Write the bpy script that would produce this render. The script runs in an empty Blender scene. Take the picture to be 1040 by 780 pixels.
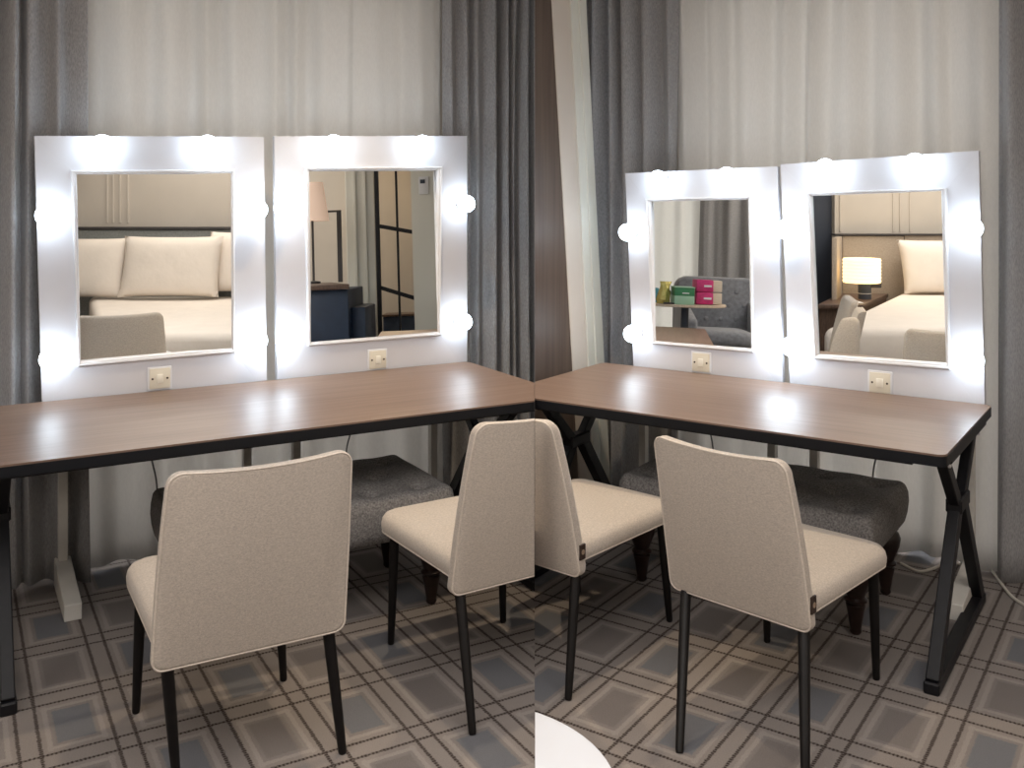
import bpy, bmesh, math, random
from mathutils import Vector, Matrix
random.seed(7)
SC = bpy.context.scene
COL = SC.collection
PI = math.pi
# ------------------------------------------------------------------ camera model (metres; camera at x=0,y=0, level, lens shifted down)
F, CX, HY, CH = 990.0, 520.0, 200.0, 1.54
TZ = 0.75                                   # table top height
SEAM = 23.0 / F                             # the two dressing corners meet on x = SEAM*y

def ray(px, py): return Vector(((px-CX)/F, 1.0, (HY-py)/F))
def on_z(px, py, z):
    r = ray(px, py); t = (z-CH)/r.z
    return Vector((r.x*t, t, z))
def on_plane(px, py, p0, n):
    r = ray(px, py); c = Vector((0, 0, CH)); p = Vector((p0[0], p0[1], 0)); m = Vector((n[0], n[1], 0))
    t = (p-Vector((0, 0, 0))).dot(m)/r.dot(m)
    return c + r*t
def v2(v): return Vector((v[0], v[1]))

class Frame:
    """a: along the table to the right, b: from the window towards the room"""
    def __init__(s, o, u):
        s.o = v2(o); s.u = v2(u).normalized(); s.n = Vector((s.u.y, -s.u.x))
        s.yaw = math.atan2(s.u.y, s.u.x)
    def P(s, a, b, z=0.0):
        p = s.o + s.u*a + s.n*b
        return Vector((p.x, p.y, z))
    def ab(s, p):
        d = v2(p)-s.o
        return d.dot(s.u), d.dot(s.n)
    def hit(s, px, b, py=300):
        """a of the vertical plane at depth b seen in column px"""
        q = on_plane(px, py, s.P(0, b), s.n)
        return s.ab(q)[0], q.z

L0 = on_z(475, 367, TZ); L1b = on_z(43, 408, TZ)
R0 = on_z(1008, 411.5, TZ); R1b = on_z(612, 368, TZ)
FL = Frame(L0, v2(L0)-v2(L1b))
FR = Frame(R0, v2(R0)-v2(R1b))
LDEP = FL.ab(on_z(0, 473, TZ))[1]
RDEP = FR.ab(on_z(953, 462, TZ))[1]
RLEN = (v2(R0)-v2(R1b)).length

# ------------------------------------------------------------------ materials
def mat(name, color=(.5,.5,.5), rough=.6, metal=0.0, spec=.5, emit=None, estr=0, noise=None, bump=None, sheen=0, trans=0):
    m = bpy.data.materials.new(name); m.use_nodes = True
    nt = m.node_tree; b = nt.nodes['Principled BSDF']
    b.inputs['Base Color'].default_value = (*color, 1); b.inputs['Roughness'].default_value = rough
    b.inputs['Metallic'].default_value = metal; b.inputs['Specular IOR Level'].default_value = spec
    if sheen: b.inputs['Sheen Weight'].default_value = sheen
    if emit:
        b.inputs['Emission Color'].default_value = (*emit, 1); b.inputs['Emission Strength'].default_value = estr
    tc = nt.nodes.new('ShaderNodeTexCoord')
    if noise:       # (scale, amount, stretch xyz)
        sc, amt, st = noise
        mp = nt.nodes.new('ShaderNodeMapping'); mp.inputs['Scale'].default_value = st
        nz = nt.nodes.new('ShaderNodeTexNoise'); nz.inputs['Scale'].default_value = sc; nz.inputs['Detail'].default_value = 5
        nt.links.new(tc.outputs['Object'], mp.inputs[0]); nt.links.new(mp.outputs[0], nz.inputs[0])
        r = nt.nodes.new('ShaderNodeValToRGB')
        r.color_ramp.elements[0].position = .3; r.color_ramp.elements[1].position = .7
        r.color_ramp.elements[0].color = (*[max(0, c*(1-amt)) for c in color], 1)
        r.color_ramp.elements[1].color = (*[min(1, c*(1+amt)) for c in color], 1)
        nt.links.new(nz.outputs[0], r.inputs[0]); nt.links.new(r.outputs[0], b.inputs['Base Color'])
    if bump:        # (scale, strength, distance)
        nz = nt.nodes.new('ShaderNodeTexNoise'); nz.inputs['Scale'].default_value = bump[0]; nz.inputs['Detail'].default_value = 3
        bp = nt.nodes.new('ShaderNodeBump'); bp.inputs['Strength'].default_value = bump[1]; bp.inputs['Distance'].default_value = bump[2]
        nt.links.new(tc.outputs['Object'], nz.inputs[0]); nt.links.new(nz.outputs[0], bp.inputs['Height'])
        nt.links.new(bp.outputs[0], b.inputs['Normal'])
    return m

M = {}
M['panel'] = mat('white_laminate', (.62,.62,.66), .35, noise=(9,.02,(1,1,1)))
M['mould'] = mat('white_moulding', (.74,.74,.76), .35)
M['mirror'] = mat('mirror_glass', (.90,.92,.91), .0, metal=1.0)
M['bulb'] = mat('opal_bulb', (1,1,1), .3, emit=(.74,.88,1.0), estr=21)
M['socket'] = mat('white_socket', (.62,.62,.64), .4)
M['plate'] = mat('cream_plastic', (.72,.67,.56), .35)
M['rocker'] = mat('cream_rocker', (.80,.76,.66), .3)
M['screw'] = mat('dark_screw', (.05,.03,.02), .4, metal=.6)
M['black'] = mat('black_steel', (.006,.006,.008), .5, spec=.3, noise=(40,.2,(1,1,1)))
M['edge'] = mat('black_edge_band', (.006,.007,.010), .5, spec=.25)
M['legblack'] = mat('black_leg_lacquer', (.007,.006,.006), .5, spec=.25, noise=(30,.2,(1,1,1)))
M['beige'] = mat('beige_weave', (.50,.44,.385), .9, sheen=.2, noise=(170,.16,(1,1,1.6)), bump=(420,.5,.002))
M['piping'] = mat('beige_piping', (.64,.57,.50), .85, noise=(200,.1,(1,1,1)))
M['tag'] = mat('brown_tag', (.035,.02,.015), .5)
M['tagp'] = mat('tag_print', (.30,.22,.16), .5)
M['tuft'] = mat('charcoal_weave', (.19,.18,.175), .95, noise=(150,.5,(1,1,1)), bump=(300,.6,.003))
M['tuftb'] = mat('shaded_charcoal_button', (.07,.065,.063), .9, noise=(150,.3,(1,1,1)))  # darker than the weave: dimple shade put into the button colour
M['darkwood'] = mat('dark_turned_wood', (.018,.009,.007), .28, noise=(12,.4,(1,1,4)))
M['grey'] = mat('grey_curtain', (.31,.305,.31), .9, sheen=.2, noise=(120,.22,(2.2,2.2,.6)), bump=(260,.5,.002))
M['sheer'] = mat('white_sheer', (.70,.685,.66), .85, noise=(90,.05,(1.5,1.5,.5)), bump=(240,.2,.001))
nt = M['sheer'].node_tree; _b = nt.nodes['Principled BSDF']; _o = nt.nodes['Material Output']
_t = nt.nodes.new('ShaderNodeBsdfTranslucent'); _t.inputs[0].default_value = (.84,.82,.79,1)
_m = nt.nodes.new('ShaderNodeMixShader'); _m.inputs[0].default_value = .40
nt.links.new(_b.outputs[0], _m.inputs[1]); nt.links.new(_t.outputs[0], _m.inputs[2]); nt.links.new(_m.outputs[0], _o.inputs['Surface'])
M['cream'] = mat('cream_paint', (.60,.53,.46), .6, noise=(4,.03,(1,1,1)))
M['trim'] = mat('ivory_trim', (.70,.69,.62), .5)
M['wall'] = mat('warm_white_wall', (.62,.56,.49), .8, noise=(3,.03,(1,1,1)))
M['ceil'] = mat('ceiling_paint', (.8,.78,.75), .9)
M['postw'] = mat('post_paint', (.62,.60,.56), .5, noise=(10,.08,(1,1,1)))
M['cablek'] = mat('grey_cable', (.12,.12,.12), .5)
M['cablew'] = mat('white_cable', (.60,.56,.50), .5)
M['linen'] = mat('white_linen', (.82,.74,.66), .9, noise=(5,.03,(1,1,1)), bump=(6,.25,.03))
M['hgreen'] = mat('sage_headboard', (.26,.27,.26), .9, noise=(60,.15,(1,1,1)))
M['hbeige'] = mat('beige_headboard', (.42,.35,.28), .9, noise=(80,.12,(1,1,1)))
M['hdark'] = mat('headboard_cap', (.05,.045,.045), .5)
M['navy'] = mat('navy_lacquer', (.018,.034,.070), .5, noise=(8,.15,(1,1,1)))
M['brown'] = mat('brown_desk_wood', (.12,.075,.055), .4, noise=(14,.25,(1,5,1)))
M['shade'] = mat('peach_lamp_shade', (.85,.66,.55), .8, emit=(1.0,.68,.50), estr=.35)
M['glow'] = mat('lit_drum_shade', (.9,.75,.5), .8, emit=(1.0,.70,.33), estr=2.2)
M['velvet'] = mat('grey_velvet', (.22,.225,.245), .8, sheen=.5, noise=(30,.2,(1,1,1)))
M['tan'] = mat('pale_table_wood', (.60,.47,.35), .5, noise=(10,.1,(1,6,1)))
M['pink'] = mat('magenta_cover', (.62,.035,.18), .45, noise=(30,.2,(1,1,5)))
M['paper'] = mat('paper_pages', (.75,.62,.48), .8, noise=(120,.1,(.2,.2,6)))
M['white'] = mat('white_print', (.8,.8,.8), .6)
M['green'] = mat('green_carton', (.05,.24,.10), .45)
M['mint'] = mat('mint_carton', (.35,.55,.38), .5)
M['gold'] = mat('gold_foil_bag', (.62,.52,.16), .25, metal=.4, bump=(14,.8,.03))
M['teal'] = mat('teal_wrap', (.06,.25,.30), .4)
M['darkgreypanel'] = mat('slate_panel', (.05,.06,.085), .5)
M['glass'] = mat('door_glass', (.5,.42,.33), .15)

def wood_mat(name, yaw, c0, c1, rough, sc=1.0, spec=.5, vertical=False):
    m = bpy.data.materials.new(name); m.use_nodes = True; nt = m.node_tree; b = nt.nodes['Principled BSDF']
    g = nt.nodes.new('ShaderNodeNewGeometry'); mp = nt.nodes.new('ShaderNodeMapping')
    rot = nt.nodes.new('ShaderNodeVectorRotate'); rot.rotation_type = 'Z_AXIS'; rot.inputs['Angle'].default_value = -yaw
    mp.inputs['Scale'].default_value = (14*sc, 14*sc, .5*sc) if vertical else (1.0*sc, 22*sc, 1)
    nz = nt.nodes.new('ShaderNodeTexNoise'); nz.inputs['Scale'].default_value = 2.0; nz.inputs['Detail'].default_value = 6; nz.inputs['Distortion'].default_value = .4
    r = nt.nodes.new('ShaderNodeValToRGB'); r.color_ramp.elements[0].position = .32; r.color_ramp.elements[1].position = .7
    r.color_ramp.elements[0].color = (*c0, 1); r.color_ramp.elements[1].color = (*c1, 1)
    nt.links.new(g.outputs['Position'], rot.inputs['Vector']); nt.links.new(rot.outputs[0], mp.inputs[0])
    nt.links.new(mp.outputs[0], nz.inputs[0]); nt.links.new(nz.outputs[0], r.inputs[0]); nt.links.new(r.outputs[0], b.inputs['Base Color'])
    b.inputs['Roughness'].default_value = rough; b.inputs['Specular IOR Level'].default_value = spec
    return m
M['topL'] = wood_mat('walnut_laminate_left', FL.yaw, (.165,.105,.076), (.225,.150,.112), .40)
M['topR'] = wood_mat('walnut_laminate_right', FR.yaw, (.165,.105,.076), (.225,.150,.112), .40)
M['wallwood'] = wood_mat('brown_wall_veneer', FR.yaw, (.070,.045,.034), (.125,.088,.066), .5, vertical=True)

def carpet(name, fr, pa, pb):
    """tartan: line pairs every .245 m along a and .37 m along b"""
    m = bpy.data.materials.new(name); m.use_nodes = True; nt = m.node_tree; N = nt.nodes; K = nt.links; bs = N['Principled BSDF']
    g = N.new('ShaderNodeNewGeometry'); sep = N.new('ShaderNodeSeparateXYZ')
    sub = N.new('ShaderNodeVectorMath'); sub.operation = 'SUBTRACT'; sub.inputs[1].default_value = (fr.o.x, fr.o.y, 0)
    K.new(g.outputs['Position'], sub.inputs[0]); K.new(sub.outputs[0], sep.inputs[0])
    def mt(op, a, b=None, c=None, clamp=False):
        n = N.new('ShaderNodeMath'); n.operation = op; n.use_clamp = clamp
        for i, x in enumerate((a, b, c)):
            if x is None: continue
            if isinstance(x, (int, float)): n.inputs[i].default_value = x
            else: K.new(x, n.inputs[i])
        return n.outputs[0]
    X, Y = sep.outputs[0], sep.outputs[1]
    a = mt('ADD', mt('MULTIPLY', X, fr.u.x), mt('MULTIPLY', Y, fr.u.y))
    b = mt('ADD', mt('MULTIPLY', X, fr.n.x), mt('MULTIPLY', Y, fr.n.y))
    wob = N.new('ShaderNodeTexNoise'); wob.inputs['Scale'].default_value = 130; K.new(g.outputs['Position'], wob.inputs[0])
    w = mt('MULTIPLY', mt('SUBTRACT', wob.outputs[0], .5), .012)
    def dist(c, ph, per):                     # distance to the centre of the nearest pair
        t = mt('DIVIDE', mt('SUBTRACT', c, ph), per)
        return mt('MULTIPLY', mt('ABSOLUTE', mt('SUBTRACT', mt('FRACT', mt('ADD', t, .5)), .5)), per), mt('FLOOR', t)
    da, ia = dist(a, pa, .245); db, ib = dist(b, pb, .37)
    da = mt('ADD', da, w); db = mt('ADD', db, w)
    def band(d, c, h, soft=.0035):            # 1 inside |d-c|<h
        return mt('DIVIDE', mt('SUBTRACT', h+soft, mt('ABSOLUTE', mt('SUBTRACT', d, c))), soft, clamp=True)
    # dotted weave of the dark lines
    dots_a = mt('ADD', .80, mt('MULTIPLY', .20, mt('SIGN', mt('SINE', mt('MULTIPLY', b, 2*PI/.011)))))
    dots_b = mt('ADD', .80, mt('MULTIPLY', .20, mt('SIGN', mt('SINE', mt('MULTIPLY', a, 2*PI/.011)))))
    la = mt('MULTIPLY', band(da, .027, .0032), dots_a); lb = mt('MULTIPLY', band(db, .035, .0035), dots_b)
    dark = mt('MAXIMUM', la, lb)
    ina = mt('DIVIDE', mt('SUBTRACT', da, .058), .004, clamp=True); inb = mt('DIVIDE', mt('SUBTRACT', db, .072), .004, clamp=True)
    cell = mt('MULTIPLY', ina, inb)
    lga = mt('MULTIPLY', band(da, .052, .005), mt('DIVIDE', mt('SUBTRACT', db, .05), .004, clamp=True))
    lgb = mt('MULTIPLY', band(db, .066, .006), mt('DIVIDE', mt('SUBTRACT', da, .04), .004, clamp=True))
    light = mt('MAXIMUM', lga, lgb)
    ck = mt('MODULO', mt('ABSOLUTE', mt('ADD', ia, ib)), 2.0)
    inner = mt('DIVIDE', mt('SUBTRACT', mt('MINIMUM', mt('SUBTRACT', da, .068), mt('SUBTRACT', db, .085)), 0), .006, clamp=True)
    def mix(f, c1, c2):
        n = N.new('ShaderNodeMix'); n.data_type = 'RGBA'
        if isinstance(f, float): n.inputs[0].default_value = f
        else: K.new(f, n.inputs[0])
        for i, c in ((6, c1), (7, c2)):
            if isinstance(c, tuple): n.inputs[i].default_value = (*c, 1)
            else: K.new(c, n.inputs[i])
        return n.outputs[2]
    col = mix(cell, (.245,.218,.203), (.218,.196,.186))
    col = mix(mt('MULTIPLY', inner, .9), col, mix(ck, (.180,.160,.153), (.146,.150,.165)))
    col = mix(mt('MULTIPLY', light, .7), col, (.31,.28,.26))
    col = mix(mt('MULTIPLY', dark, .9), col, (.022,.012,.010))
    nz = N.new('ShaderNodeTexNoise'); nz.inputs['Scale'].default_value = 350; nz.inputs['Detail'].default_value = 3; K.new(g.outputs['Position'], nz.inputs[0])
    br = N.new('ShaderNodeHueSaturation'); K.new(mt('ADD', .62, mt('MULTIPLY', nz.outputs[0], .76)), br.inputs['Value']); K.new(col, br.inputs['Color'])
    K.new(br.outputs[0], bs.inputs['Base Color']); bs.inputs['Roughness'].default_value = .97; bs.inputs['Specular IOR Level'].default_value = .1
    bp = N.new('ShaderNodeBump'); bp.inputs['Strength'].default_value = .6; bp.inputs['Distance'].default_value = .004
    K.new(nz.outputs[0], bp.inputs['Height']); K.new(bp.outputs[0], bs.inputs['Normal'])
    return m
M['carL'] = carpet('tartan_carpet_left', FL, -.984, .489)
M['carR'] = carpet('tartan_carpet_right', FR, -.205, .93)

# ------------------------------------------------------------------ object helpers
def link(o): COL.objects.link(o); return o
def tag(o, label=None, cat=None, group=None, kind=None):
    if label: o['label'] = label
    if cat: o['category'] = cat
    if group: o['group'] = group
    if kind: o['kind'] = kind
    return o
def thing(name, loc, yaw, label, cat, group=None):
    o = bpy.data.objects.new(name, None); o.empty_display_size = .1
    o.location = loc; o.rotation_euler = (0, 0, yaw); link(o)
    return tag(o, label, cat, group)
def mw(o):
    m = Matrix.LocRotScale(o.location, o.rotation_euler, o.scale)
    return (mw(o.parent) @ m) if o.parent else m
def obj(name, bm, material, parent=None, smooth=True, ang=35, world=False):
    """world=True: the bmesh is in world coordinates and is moved into the parent's frame"""
    if world and parent is not None: bm.transform(mw(parent).inverted())
    bmesh.ops.remove_doubles(bm, verts=bm.verts, dist=1e-6)
    bmesh.ops.recalc_face_normals(bm, faces=bm.faces)
    me = bpy.data.meshes.new(name); 
    for f in bm.faces: f.smooth = smooth
    if smooth:
        lim = math.radians(ang)
        for e in bm.edges:
            if len(e.link_faces) == 2 and e.link_faces[0].normal.angle(e.link_faces[1].normal, 0) > lim: e.smooth = False
    bm.to_mesh(me); bm.free()
    mats = material if isinstance(material, (list, tuple)) else [material]
    for mm in mats: me.materials.append(mm)
    o = bpy.data.objects.new(name, me); link(o)
    if parent is not None: o.parent = parent
    return o
def box8(bm, c, bev=0, seg=2):
    """c: 8 points: bottom ring 4, top ring 4"""
    vs = [bm.verts.new(p) for p in c]
    fs = [bm.faces.new([vs[i] for i in q]) for q in ((0,3,2,1),(4,5,6,7),(0,1,5,4),(1,2,6,5),(2,3,7,6),(3,0,4,7))]
    if bev:
        es = list({e for f in fs for e in f.edges})
        bmesh.ops.bevel(bm, geom=es, offset=bev, segments=seg, profile=.5, affect='EDGES')
    return vs
def bx(bm, x0, x1, y0, y1, z0, z1, bev=0, seg=2):
    return box8(bm, [(x0,y0,z0),(x1,y0,z0),(x1,y1,z0),(x0,y1,z0),(x0,y0,z1),(x1,y0,z1),(x1,y1,z1),(x0,y1,z1)], bev, seg)
def B(*a, **k): bm = bmesh.new(); bx(bm, *a, **k); return bm
def bar(bm, p, q, w, d, side=Vector((1,0,0)), bev=0):
    """rectangular bar from p to q; d measured along side"""
    p = Vector(p); q = Vector(q); t = (q-p).normalized(); s = (side-t*side.dot(t)).normalized(); r = t.cross(s)
    c = []
    for e in (p, q):
        for i, j in ((-1,-1),(1,-1),(1,1),(-1,1)): c.append(e + s*d/2*i + r*w/2*j)
    box8(bm, c, bev)
def tube(bm, pts, rad, n=8, cap=True):
    pts = [Vector(p) for p in pts]; rings = []
    up = Vector((0,0,1))
    for i, p in enumerate(pts):
        t = (pts[min(i+1, len(pts)-1)]-pts[max(i-1, 0)]).normalized()
        s = t.cross(up)
        if s.length < 1e-3: s = Vector((1,0,0))
        s.normalize(); r = t.cross(s)
        rr = rad[i] if isinstance(rad, (list, tuple)) else rad
        rings.append([bm.verts.new(p + (s*math.cos(2*PI*k/n)+r*math.sin(2*PI*k/n))*rr) for k in range(n)])
    for a, b in zip(rings, rings[1:]):
        for k in range(n): bm.faces.new((a[k], a[(k+1)%n], b[(k+1)%n], b[k]))
    if cap: bm.faces.new(rings[0][::-1]); bm.faces.new(rings[-1])
def loop_tube(bm, pts, rad, n=6):
    pts = [Vector(p) for p in pts]; rings = []; m = len(pts)
    for i, p in enumerate(pts):
        t = (pts[(i+1) % m]-pts[i-1]).normalized(); s = t.cross(Vector((.31,.8,.51))).normalized(); r = t.cross(s)
        rings.append([bm.verts.new(p+(s*math.cos(2*PI*k/n)+r*math.sin(2*PI*k/n))*rad) for k in range(n)])
    # align seams
    for i in range(m):
        a, b = rings[i], rings[(i+1) % m]
        off = min(range(n), key=lambda o: sum((a[k].co-b[(k+o) % n].co).length for k in range(n)))
        for k in range(n): bm.faces.new((a[k], a[(k+1)%n], b[(k+1+off)%n], b[(k+off)%n]))
def lathe(bm, prof, c=(0,0,0), n=20, axis=None):
    rings = []
    for r, z in prof:
        ring = []
        for k in range(n):
            v = Vector((r*math.cos(2*PI*k/n), r*math.sin(2*PI*k/n), z))
            if axis is not None: v = axis @ v
            ring.append(bm.verts.new(v+Vector(c)))
        rings.append(ring)
    for a, b in zip(rings, rings[1:]):
        for k in range(n): bm.faces.new((a[k], a[(k+1)%n], b[(k+1)%n], b[k]))
    bm.faces.new(rings[0][::-1]); bm.faces.new(rings[-1])
def rrect(x0, x1, y0, y1, r, k=6):
    """rounded rectangle outline, r may be 4 radii (x1y1, x0y1, x0y0, x1y0)"""
    if not isinstance(r, (list, tuple)): r = [r]*4
    out = []
    for (cx, cy, a0, rr) in ((x1, y1, 0, r[0]), (x0, y1, 90, r[1]), (x0, y0, 180, r[2]), (x1, y0, 270, r[3])):
        ox = cx - rr if cx == x1 else cx + rr; oy = cy - rr if cy == y1 else cy + rr
        for i in range(k+1):
            a = math.radians(a0+90*i/k); out.append((ox+rr*math.cos(a), oy+rr*math.sin(a)))
    return out
def inset(pts, d):
    m = len(pts); out = []
    for i in range(m):
        a = Vector(pts[i-1]); b = Vector(pts[i]); c = Vector(pts[(i+1) % m])
        t1 = (b-a); t2 = (c-b); t = (t1.normalized() if t1.length > 1e-9 else Vector((0,0)))+(t2.normalized() if t2.length > 1e-9 else Vector((0,0)))
        t.normalize(); out.append((b.x - t.y*d, b.y + t.x*d))
    return out
def loft(bm, rings, cap=True):
    R = [[bm.verts.new(p) for p in r] for r in rings]; m = len(R[0])
    for a, b in zip(R, R[1:]):
        for k in range(m): bm.faces.new((a[k], a[(k+1)%m], b[(k+1)%m], b[k]))
    if cap: bm.faces.new(R[0][::-1]); bm.faces.new(R[-1])
def prism(bm, pts, z0, z1):
    loft(bm, [[(x, y, z0) for x, y in pts], [(x, y, z1) for x, y in pts]])
def cut(bm, mat_w, side):
    """keep what lies on one side ('L' or 'R') of the vertical plane where the two corners meet"""
    inv = mat_w.inverted(); n = Vector((1, -SEAM, 0)).normalized()
    p = inv @ Vector((0, 0, 0)); nl = (inv.to_3x3() @ n).normalized()
    eps = .0008
    p = p + nl*(-eps if side == 'L' else eps)
    r = bmesh.ops.bisect_plane(bm, geom=bm.verts[:]+bm.edges[:]+bm.faces[:], plane_co=p, plane_no=nl, clear_outer=(side == 'L'), clear_inner=(side == 'R'))
    ed = [e for e in r['geom_cut'] if isinstance(e, bmesh.types.BMEdge)]
    if ed: bmesh.ops.edgenet_fill(bm, edges=ed)
    return len(bm.verts) > 0

# ------------------------------------------------------------------ the room
def half_floor(side):
    f = 9.0; pts = [(-SEAM*9.0, -9.0), (SEAM*8.0, 8.0)]
    pts = pts + ([(-7.6, 8.0), (-7.6, -9.0)] if side == 'L' else [(7.6, 8.0), (7.6, -9.0)])
    bm = bmesh.new(); prism(bm, pts, -.06, 0)
    return bm
tag(obj('floor', half_floor('L'), M['carL'], smooth=False), kind='structure')
tag(obj('floor', half_floor('R'), M['carR'], smooth=False), kind='structure')
tag(obj('ceiling', B(-7.7,7.7,-9.1,8,2.85,2.95), M['ceil'], smooth=False), kind='structure')
tag(obj('wall_left', B(-7.7,-7.6,-9,8,0,2.85), M['wall'], smooth=False), kind='structure')
tag(obj('wall_right', B(7.6,7.7,-9,8,0,2.85), M['wall'], smooth=False), kind='structure')
tag(obj('wall_rear', B(-7.7,7.7,-9.1,-9,0,2.85), M['wall'], smooth=False), kind='structure')

# window walls behind the curtains (b negative = behind the table)
CBL, CBR = -.17, -.30          # depth of the curtain tracks behind the tables
def slab(fr, a0, a1, b0, b1, z0, z1, bev=0):
    bm = bmesh.new()
    c = [fr.P(a0,b0,z0), fr.P(a1,b0,z0), fr.P(a1,b1,z0), fr.P(a0,b1,z0), fr.P(a0,b0,z1), fr.P(a1,b0,z1), fr.P(a1,b1,z1), fr.P(a0,b1,z1)]
    box8(bm, c, bev); return bm
def seam_a(fr, b):
    # a where the line at depth b meets the seam
    q = fr.P(0, b); t = (SEAM*q.y-q.x)/(fr.u.x-SEAM*fr.u.y); return t
bmw = slab(FL, -7.5, seam_a(FL, CBL-.25)+.4, CBL-.40, CBL-.25, 0, 2.85); cut(bmw, Matrix.Identity(4), 'L')
tag(obj('wall_left_window', bmw, M['wall'], smooth=False), kind='structure')
SWB = -RLEN-.012               # a of the side wall's face, just left of the right-hand table
bmw = slab(FR, SWB-.20, 7.5, CBR-.40, CBR-.25, 0, 2.85); cut(bmw, Matrix.Identity(4), 'R')
tag(obj('wall_right_window', bmw, M['wall'], smooth=False), kind='structure')

# ---- side wall of the right-hand corner: veneer panel, door casing
SWo = FR.P(SWB-.10, 0); SWn = FR.u
def swp(px, py, off=0.0):
    return on_plane(px, py, SWo + FR.u.to_3d()*off, SWn)
def leaning(x0t, x0b, x1t, x1b, off, th, material, name, z0=0.0, z1=2.8):
    """upright strip between two (slightly leaning) edges; pixel columns at y=0 and y=378"""
    bm = bmesh.new(); c = []
    def edge(xt, xb, z, o):
        p0 = swp(xt, 0, off); p1 = swp(xb, 378, off)
        t = (z-p0.z)/(p1.z-p0.z); q = p0.lerp(p1, t)
        return Vector((q.x, q.y, z)) + FR.u.to_3d()*(o-0)
    for z in (z0, z1):
        c += [edge(x0t, x0b, z, 0), edge(x1t, x1b, z, 0), edge(x1t, x1b, z, -th), edge(x0t, x0b, z, -th)]
    box8(bm, c, .002, 1)
    cut(bm, Matrix.Identity(4), 'R')
    return tag(obj(name, bm, material, smooth=False), kind='structure')
leaning(440, 440, 561.5, 583, -.004, .10, M['wallwood'], 'wall_side')
leaning(560.5, 582, 579.5, 598.5, .0, .10, M['cream'], 'trim_1')
leaning(579.5, 598.5, 590, 609, .008, .10, M['trim'], 'trim_2')
leaning(588.5, 606.5, 595.5, 614.5, .016, .10, M['trim'], 'trim_3')

# ------------------------------------------------------------------ curtains
def curtain(fr, b, a0, a1, z0, z1, folds, seed, material, name, side=None, flare=0.0, xf=None, label=None, cat='curtain', group=None, hem=False):
    """folds: (mean width, depth). pleats wander a little with height"""
    rnd = random.Random(seed); w, amp = folds
    xs = [a0]; 
    while xs[-1] < a1: xs.append(xs[-1]+w*rnd.uniform(.45, 1.6))
    ph = [(x, rnd.uniform(.5, 1.0)*amp*(1 if i % 2 else -1), rnd.uniform(-.012, .012), rnd.uniform(0, 6)) for i, x in enumerate(xs)]
    n = max(20, int((a1-a0)/.006)); rows = 26
    bm = bmesh.new(); grid = []
    for j in range(rows+1):
        z = z0+(z1-z0)*j/rows; row = []
        h = max(0, (.75-z)/.75)
        for i in range(n+1):
            a = a0+(a1-a0)*i/n
            sh = .012*math.sin(1.7*z+seed)*math.sin(5*a+seed)
            # locate fold
            k = 0
            aa = a+sh
            while k < len(ph)-2 and aa > ph[k+1][0]: k += 1
            x0, d0, w0, p0 = ph[k]; x1, d1, w1, p1 = ph[k+1]
            t = min(1, max(0, (aa-x0)/(x1-x0))); s = t*t*(3-2*t)
            d0 *= 1+.25*math.sin(z*1.3+p0); d1 *= 1+.25*math.sin(z*1.3+p1)
            d = d0*(1-s)+d1*s + .15*amp*math.sin(a*60+seed+z*.6)
            bb = b + d + flare*h**1.5*(1+.25*math.sin(a*9+seed))
            zz = z + (.012*math.sin(a*14+seed) if j == 0 else 0)
            row.append(bm.verts.new(fr.P(a, bb, max(zz, .004))))
        grid.append(row)
    for j in range(rows):
        for i in range(n): bm.faces.new((grid[j][i], grid[j][i+1], grid[j+1][i+1], grid[j+1][i]))
    if xf: bm.transform(xf)
    if side: cut(bm, Matrix.Identity(4), side)
    o = obj(name, bm, material, ang=80)
    md = o.modifiers.new('cloth', 'SOLIDIFY'); md.thickness = .003; md.offset = 0
    if hem:
        hb = bmesh.new(); ring = [fr.P(a0+(a1-a0)*i/n, 0, 0) for i in range(n+1)]; hb.free()
    return tag(o, label, cat, group)
def aL(px, b=CBL): return FL.hit(px, b)[0]
def aR(px, b=CBR): return FR.hit(px, b)[0]
ZT = 2.80
curtain(FL, CBL+.03, aL(-60), aL(88), .012, ZT, (.050,.040), 3, M['grey'], 'drape', label='grey drape at the far left edge, behind the leftmost mirror panel', flare=.06)
curtain(FL, CBL-.05, aL(84), aL(452), .012, ZT, (.075,.030), 11, M['sheer'], 'sheer_curtain', label='white sheer curtain behind the left pair of mirror panels', flare=.05)
curtain(FL, CBL+.02, aL(450), seam_a(FL, CBL)+.12, .012, ZT, (.036,.036), 21, M['grey'], 'drape', side='L', label='grey drape right of the left pair of mirror panels, ending at the brown wall')
curtain(FR, CBR+.03, aR(590), aR(689), .012, ZT, (.055,.040), 31, M['grey'], 'drape', side='R', label='grey drape between ivory door casing and the sheer, behind the smallest mirror panel')
curtain(FR, CBR-.04, aR(684), aR(1018), .012, ZT, (.080,.032), 43, M['sheer'], 'sheer_curtain', label='white sheer curtain behind the right pair of mirror panels')
curtain(FR, CBR+.04, aR(1015), aR(1110), .012, ZT, (.055,.034), 55, M['grey'], 'drape', label='grey drape at the far right edge of the view, hanging to the carpet')

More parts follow.
